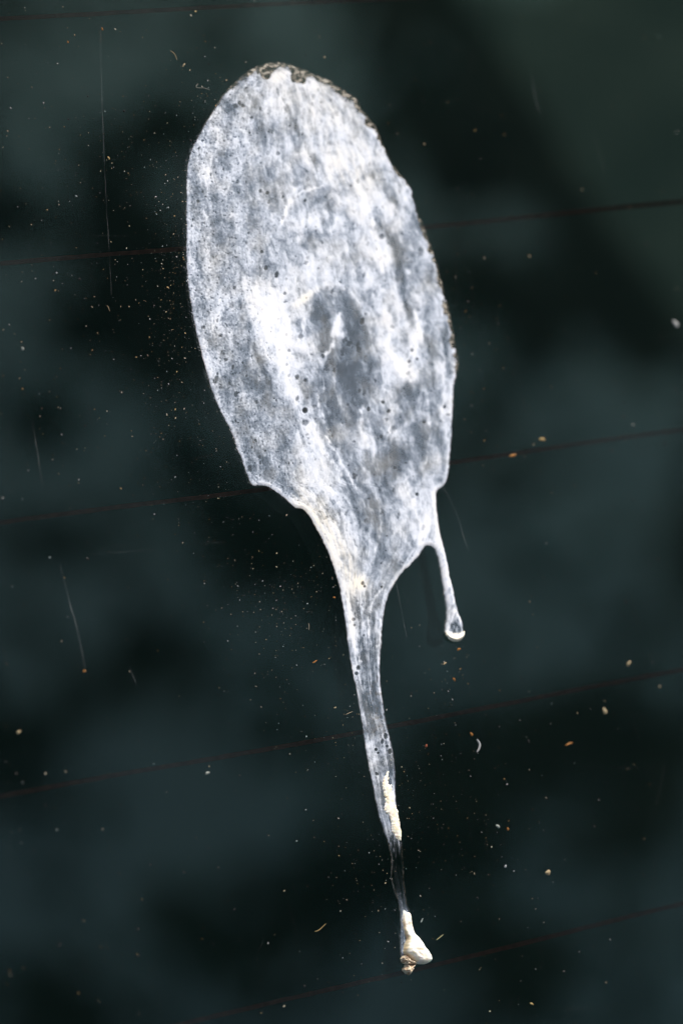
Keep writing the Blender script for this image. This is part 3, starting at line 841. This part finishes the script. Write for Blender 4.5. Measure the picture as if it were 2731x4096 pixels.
def husk_c(x, y, s):
    a = fbm(x / 9, y / 14, 3, 31)
    c = cmix((0.66, 0.56, 0.42), (0.33, 0.22, 0.13), smooth(-.2, .45, a))
    c = cmix(c, (0.80, 0.72, 0.58), smooth(.15, .5, fbm(x / 7, y / 7, 2, 33)) * 0.7)
    return cmix(c, (0.14, 0.09, 0.07), smooth(.25, .6, fbm(x / 8, y / 5, 2, 36)))


H1 = [(1600, 3838), (1606, 3826), (1616, 3820), (1628, 3828), (1640, 3838), (1652, 3846), (1658, 3853), (1646, 3858), (1634, 3857), (1620, 3858), (1607, 3851)]
H2 = [(1618, 3858), (1636, 3859), (1652, 3855), (1661, 3853), (1655, 3866), (1648, 3878), (1643, 3890), (1634, 3899), (1624, 3897), (1612, 3888), (1607, 3878), (1614, 3868)]
hk = lump('husk', H1, lambda x, y, s: 0.9 * np.sqrt(np.clip(s / 9, 0, 1)) + 0.35 * fbm(x / 9, y / 9, 3, 37) * np.clip(s / 3, 0, 1), husk_c, step=1.2, jag=2.5, seed=3)
hk['label'] = 'crumpled brown husk under the lump'
o = lump('husk_stub', H2, lambda x, y, s: 0.8 * np.sqrt(np.clip(s / 13, 0, 1)) + 0.30 * np.abs(fbm((x + .5 * y) / 8, y / 30, 3, 38)) * np.clip(s / 3, 0, 1), husk_c, step=1.2, jag=2.0, seed=5, parent=hk)

# thin threads drawn out of the splash
for pts, r in (([(1770, 1950), (1790, 1985), (1815, 2035), (1838, 2090), (1850, 2140), (1868, 2190)], 2.2),
               ([(1585, 2335), (1594, 2390), (1606, 2450), (1615, 2500), (1626, 2548)], 1.5),
               ([(1553, 3380), (1566, 3430), (1566, 3470), (1562, 3505), (1572, 3550), (1584, 3590)], 1.8),
               ([(1545, 3345), (1560, 3362), (1568, 3390)], 1.6),
               ([(1582, 3705), (1592, 3725), (1597, 3760)], 1.4), ([(1680, 3740), (1684, 3755), (1684, 3770)], 1.8)):
    c = spline(pts, 10, False)
    c[:, 0] += 2.0 * gnoise(c[:, 1] / 25 + r, c[:, 1] * 0 + r, 3)
    rad = r * 0.029 * MM * np.clip(0.35 + 0.9 * np.abs(fbm(c[:, 1] / 22, c[:, 0] / 22, 2, 9)) * 1.6, .2, 1.4)
    p = on_glass(c[:, 0], c[:, 1], 0.0); p[:, 2] = 5e-5; p -= DO
    v, f = tube(p, rad, 6)
    make_mesh('thread', v, f, M_SCR, drop)

# ------------------------------------------------------------------ dust on the glass
def grains(x, y, r, colr, elong=None, seed=0):
    """many small faceted grains lying on the glass: one mesh"""
    g = np.random.default_rng(seed); n = len(x)
    base = np.array([(1, 0, .35), (.5, .87, .3), (-.5, .87, .35), (-1, 0, .3), (-.5, -.87, .35), (.5, -.87, .3), (0, 0, 1.0)])
    bf = np.array([(0, 1, 6), (1, 2, 6), (2, 3, 6), (3, 4, 6), (4, 5, 6), (5, 0, 6)])
    v = base[None] * (1 + g.normal(0, .22, (n, 7, 3)))
    el = np.ones(n) if elong is None else elong
    an = g.uniform(0, 2 * np.pi, n)
    v[..., 0] *= el[:, None]
    c_, s_ = np.cos(an)[:, None], np.sin(an)[:, None]
    vx = v[..., 0] * c_ - v[..., 1] * s_; vy = v[..., 0] * s_ + v[..., 1] * c_
    rr = (np.asarray(r) * 0.029 * MM)[:, None]
    p = on_glass(x, y, 0.0)
    V = np.stack([p[:, 0, None] + vx * rr, p[:, 1, None] + vy * rr, np.maximum(v[..., 2], .1) * rr * 0.9 + 1e-5], -1)
    F = (np.arange(n)[:, None, None] * 7 + bf[None]).reshape(-1, 3)
    Cc = np.repeat(np.concatenate([colr, np.ones((n, 1))], 1), 7, 0)
    return V.reshape(-1, 3), F, Cc


PAL = np.array([(.75, .75, .72), (.72, .60, .38), (.62, .42, .18), (.45, .55, .52), (.8, .72, .55), (.35, .28, .2)])
xs_, ys_ = [], []


def cluster(k, cx, cy, sx, sy):
    xs_.append(rng.normal(cx, sx, k)); ys_.append(rng.normal(cy, sy, k))


xs_.append(rng.uniform(-100, 2850, 1300)); ys_.append(rng.uniform(-100, 4200, 1300))
xs_.append(rng.uniform(0, 900, 500)); ys_.append(rng.uniform(0, 2000, 500))
cluster(520, 690, 1150, 60, 330); cluster(260, 600, 1200, 130, 300); cluster(420, 1150, 2400, 170, 170); cluster(260, 1250, 2750, 150, 260)
cluster(200, 850, 1900, 120, 200); cluster(260, 1500, 3350, 120, 300); cluster(200, 1700, 3200, 130, 260); cluster(50, 1830, 2660, 60, 90); cluster(140, 1900, 3350, 160, 200)
cluster(120, 850, 440, 60, 110); cluster(70, 2000, 1830, 160, 40); cluster(70, 1870, 1350, 45, 250); cluster(100, 480, 600, 100, 250)
gx_ = np.concatenate(xs_); gy_ = np.concatenate(ys_)
ok = (gx_ > -150) & (gx_ < 2900) & (gy_ > -150) & (gy_ < 4250)
ok &= rng.random(len(ok)) < 0.72
gx_, gy_ = gx_[ok], gy_[ok]
n = len(gx_)
# thread-like rows of dust, as wind and rain leave them
rr = np.clip(rng.lognormal(-0.34, 0.55, n), 0.3, 2.5)
colr = PAL[rng.choice(len(PAL), n, p=[.20, .32, .18, .10, .16, .04])] * rng.uniform(.3, .8, (n, 1))
v, f, c = grains(gx_, gy_, rr, colr, rng.uniform(1, 2.2, n), 5)
dust = make_mesh('dust', v - DO, f, M_ATTR, None, G @ Matrix.Translation(Vector(DO)), attr=c, smooth=False)
tag(dust, 'fine pale and golden dust specks scattered over the dark glass', 'dust', kind='stuff')
# small black specks
k = 60
v, f, c = grains(rng.uniform(0, 2700, k), rng.uniform(0, 4000, k), rng.uniform(2, 5, k), np.full((k, 3), .008), rng.uniform(1, 1.8, k), 9)
soot = make_mesh('soot_specks', v - DO, f, M_ATTR, None, G @ Matrix.Translation(Vector(DO)), attr=c, smooth=False)
tag(soot, 'tiny black soot specks dotted over the dark glass', 'soot', kind='stuff')

# ------------------------------------------------------------------ larger grit, each its own thing
def crumb(name, x, y, rx, ry, ang, h, color, label, cat, seed):
    g = np.random.default_rng(seed)
    nu, nv = 12, 6
    P_ = []
    for i in range(nv + 1):
        ph = i / nv * math.pi / 2
        for j in range(nu):
            th = 2 * math.pi * j / nu
            k = 1 + 0.30 * math.sin(2 * th + seed) + 0.16 * math.sin(3 * th + 2 * seed) + g.normal(0, .07)
            P_.append((math.cos(ph) * math.cos(th) * rx * k, math.cos(ph) * math.sin(th) * ry * k, math.sin(ph) * h * (1 + g.normal(0, .12)) + (0.3 if i else 0)))
    P_ = np.array(P_) * 0.023 * MM
    a = R(ang)
    q = P_.copy(); q[:, 0] = P_[:, 0] * math.cos(a) - P_[:, 1] * math.sin(a); q[:, 1] = P_[:, 0] * math.sin(a) + P_[:, 1] * math.cos(a)
    F = [(i * nu + j, i * nu + (j + 1) % nu, (i + 1) * nu + (j + 1) % nu, (i + 1) * nu + j) for i in range(nv) for j in range(nu)]
    cc = np.clip(np.asarray(color)[None] * g.uniform(.3, .8, (len(q), 1)), 0, .9)
    o = make_mesh(name, q, F, M_ATTR, None, G @ Matrix.Translation(Vector(on_glass(x, y, 1e-5))), attr=np.concatenate([cc, np.ones((len(q), 1))], 1))
    return tag(o, label, cat, 'larger crumbs on the glass')


TAN, GOLD, ORG, WHT, RED, GRY = (.62, .50, .30), (.66, .47, .20), (.50, .22, .05), (.70, .72, .72), (.35, .10, .05), (.45, .50, .46)
CR = [('crumb', 736, 259, 9, 5, 55, 4, TAN, 'tan seed-shaped crumb above left of the splash, below a curved fibre', 'crumb'),
      ('crumb', 436, 632, 5, 8, 0, 4, GOLD, 'golden crumb beside the long upright scratch', 'crumb'),
      ('crumb', 273, 168, 5, 5, 0, 4, ORG, 'orange crumb in the top left corner area', 'crumb'),
      ('crumb', 410, 116, 5, 7, 20, 4, ORG, 'small orange crumb at the top of the long scratch', 'crumb'),
      ('flake', 1258, 2647, 14, 4, 12, 4, ORG, 'orange brown flake left of the tail', 'flake'),
      ('crumb', 1834, 2597, 9, 7, 0, 6, ORG, 'orange crumb just under the side drip bead', 'crumb'),
      ('crumb', 1778, 2653, 8, 6, 30, 5, TAN, 'tan crumb below left of the side drip bead', 'crumb'),
      ('crumb', 1815, 2717, 6, 9, 0, 5, ORG, 'upright orange crumb, lowest of those under the drip bead', 'crumb'),
      ('crumb', 1885, 2937, 8, 8, 0, 5, ORG, 'rusty crumb just above the white crescent flake', 'crumb'),
      ('crumb', 2190, 3490, 15, 11, -30, 10, TAN, 'bright tan crumb alone in the lower right dark area', 'crumb'),
      ('crumb', 2417, 2845, 16, 12, 60, 9, TAN, 'blurred tan crumb below the lower heater wire, far right', 'crumb'),
      ('crumb', 2512, 2654, 13, 9, 30, 7, TAN, 'blurred tan crumb above the lower heater wire, far right', 'crumb'),
      ('flake', 2274, 2975, 18, 6, 10, 5, ORG, 'blurred orange flake right of the white crescent', 'flake'),
      ('flake', 2700, 1295, 20, 12, -40, 7, WHT, 'blurred white flake at the right edge', 'flake'),
      ('crumb', 1990, 3305, 9, 10, 20, 6, GRY, 'greenish grey crumb in the cluster right of the tail', 'crumb'),
      ('crumb', 2030, 3316, 7, 6, 0, 5, ORG, 'orange crumb in the cluster right of the tail', 'crumb'),
      ('crumb', 2020, 3465, 7, 6, 0, 5, WHT, 'pale round crumb left of the bright tan crumb', 'crumb'),
      ('crumb', 76, 2928, 9, 8, 0, 5, TAN, 'tan crumb near the left edge above the lower heater wire', 'crumb'),
      ('crumb', 338, 2684, 7, 7, 0, 5, ORG, 'orange crumb at the foot of the left dashed scratch', 'crumb'),
      ('crumb', 1337, 2390, 6, 5, 0, 4, ORG, 'tiny orange crumb touching the left side of the tail top', 'crumb'),
      ('flake', 1340, 2830, 7, 4, 30, 4, TAN, 'small tan flake left of the tail above the heater wire', 'flake'),
      ('flake', 830, 3092, 16, 5, 15, 5, GRY, 'pale grey flake below the lower heater wire at left', 'flake'),
      ('crumb', 1704, 2983, 9, 6, 10, 5, RED, 'dull red crumb right of the tail below the heater wire', 'crumb'),
      ('flake', 1686, 3682, 12, 4, 40, 4, GRY, 'thin grey flake right of the cream lump', 'flake'),
      ('crumb', 2125, 4015, 9, 6, -40, 5, GOLD, 'dim golden crumb near the bottom edge, right', 'crumb'),
      ('crumb', 2167, 1757, 14, 10, 0, 7, GOLD, 'blurred golden crumb above the heater wire, right of the splash', 'crumb'),
      ('crumb', 2050, 1822, 20, 8, 15, 6, ORG, 'blurred rusty smear on the heater wire right of the splash', 'crumb'),
      ('crumb', 92, 1394, 8, 7, 0, 5, GRY, 'greenish pale crumb near the left edge at mid height', 'crumb')]
for i, (nm, x, y, rx, ry, an, h, c, lab, cat) in enumerate(CR):
    crumb(nm, x, y, rx, ry, an, h, c, lab, cat, 40 + i)


def fibre(x_pts, r, color, label, seed, name='fibre', cat='fibre', flat=1.0):
    r *= 0.65; color = tuple(0.45 * c for c in color)
    c = spline(x_pts, 8, False)
    p0 = on_glass(*c[0])
    p = on_glass(c[:, 0], c[:, 1]); p[:, 2] = r * 0.029 * MM * 0.9; p -= np.array([p0[0], p0[1], 0])
    ta = np.sin(np.linspace(0.12, 0.9, len(c)) * np.pi) ** 0.6
    v, f = tube(p, r * 0.029 * MM * ta, 6)
    o = make_mesh(name, v, f, M_ATTR, None, G @ Matrix.Translation(Vector(on_glass(*c[0]))),
                  attr=np.tile(np.array(color + (1,)), (len(v), 1)))
    return tag(o, label, cat)


fibre([(681, 203), (695, 212), (703, 225), (708, 240)], 2.2, (.60, .48, .26), 'curved tan fibre above left of the splash', 1)
fibre([(783, 345), (792, 335), (786, 350), (815, 352), (840, 360)], 1.8, (.45, .45, .38), 'bent grey fibre beside the upper left edge of the splash', 2)
fibre([(1233, 2492), (1236, 2505), (1235, 2520)], 2.0, (.66, .58, .40), 'short upright straw fibre left of the tail', 3)
fibre([(1383, 2858), (1395, 2852), (1410, 2846)], 2.0, (.66, .58, .38), 'short slanted straw fibre left of the tail above the wire', 4)
fibre([(1744, 3760), (1757, 3750), (1772, 3738)], 3.0, (.50, .50, .25), 'olive fibre right of the cream lump', 5)
fibre([(1258, 3726), (1275, 3720), (1303, 3694)], 2.4, (.55, .42, .18), 'golden fibre left of the cream lump', 6)
fibre([(1905, 2958), (1915, 2975), (1914, 2992), (1905, 3008)], 7.0, (.74, .75, .76), 'white crescent flake right of the tail', 7, 'flake', 'flake')
fibre([(430, 1222), (435, 1232), (440, 1245)], 2.2, (.55, .42, .25), 'short tan fibre beside the long scratch, left of the splash', 8)
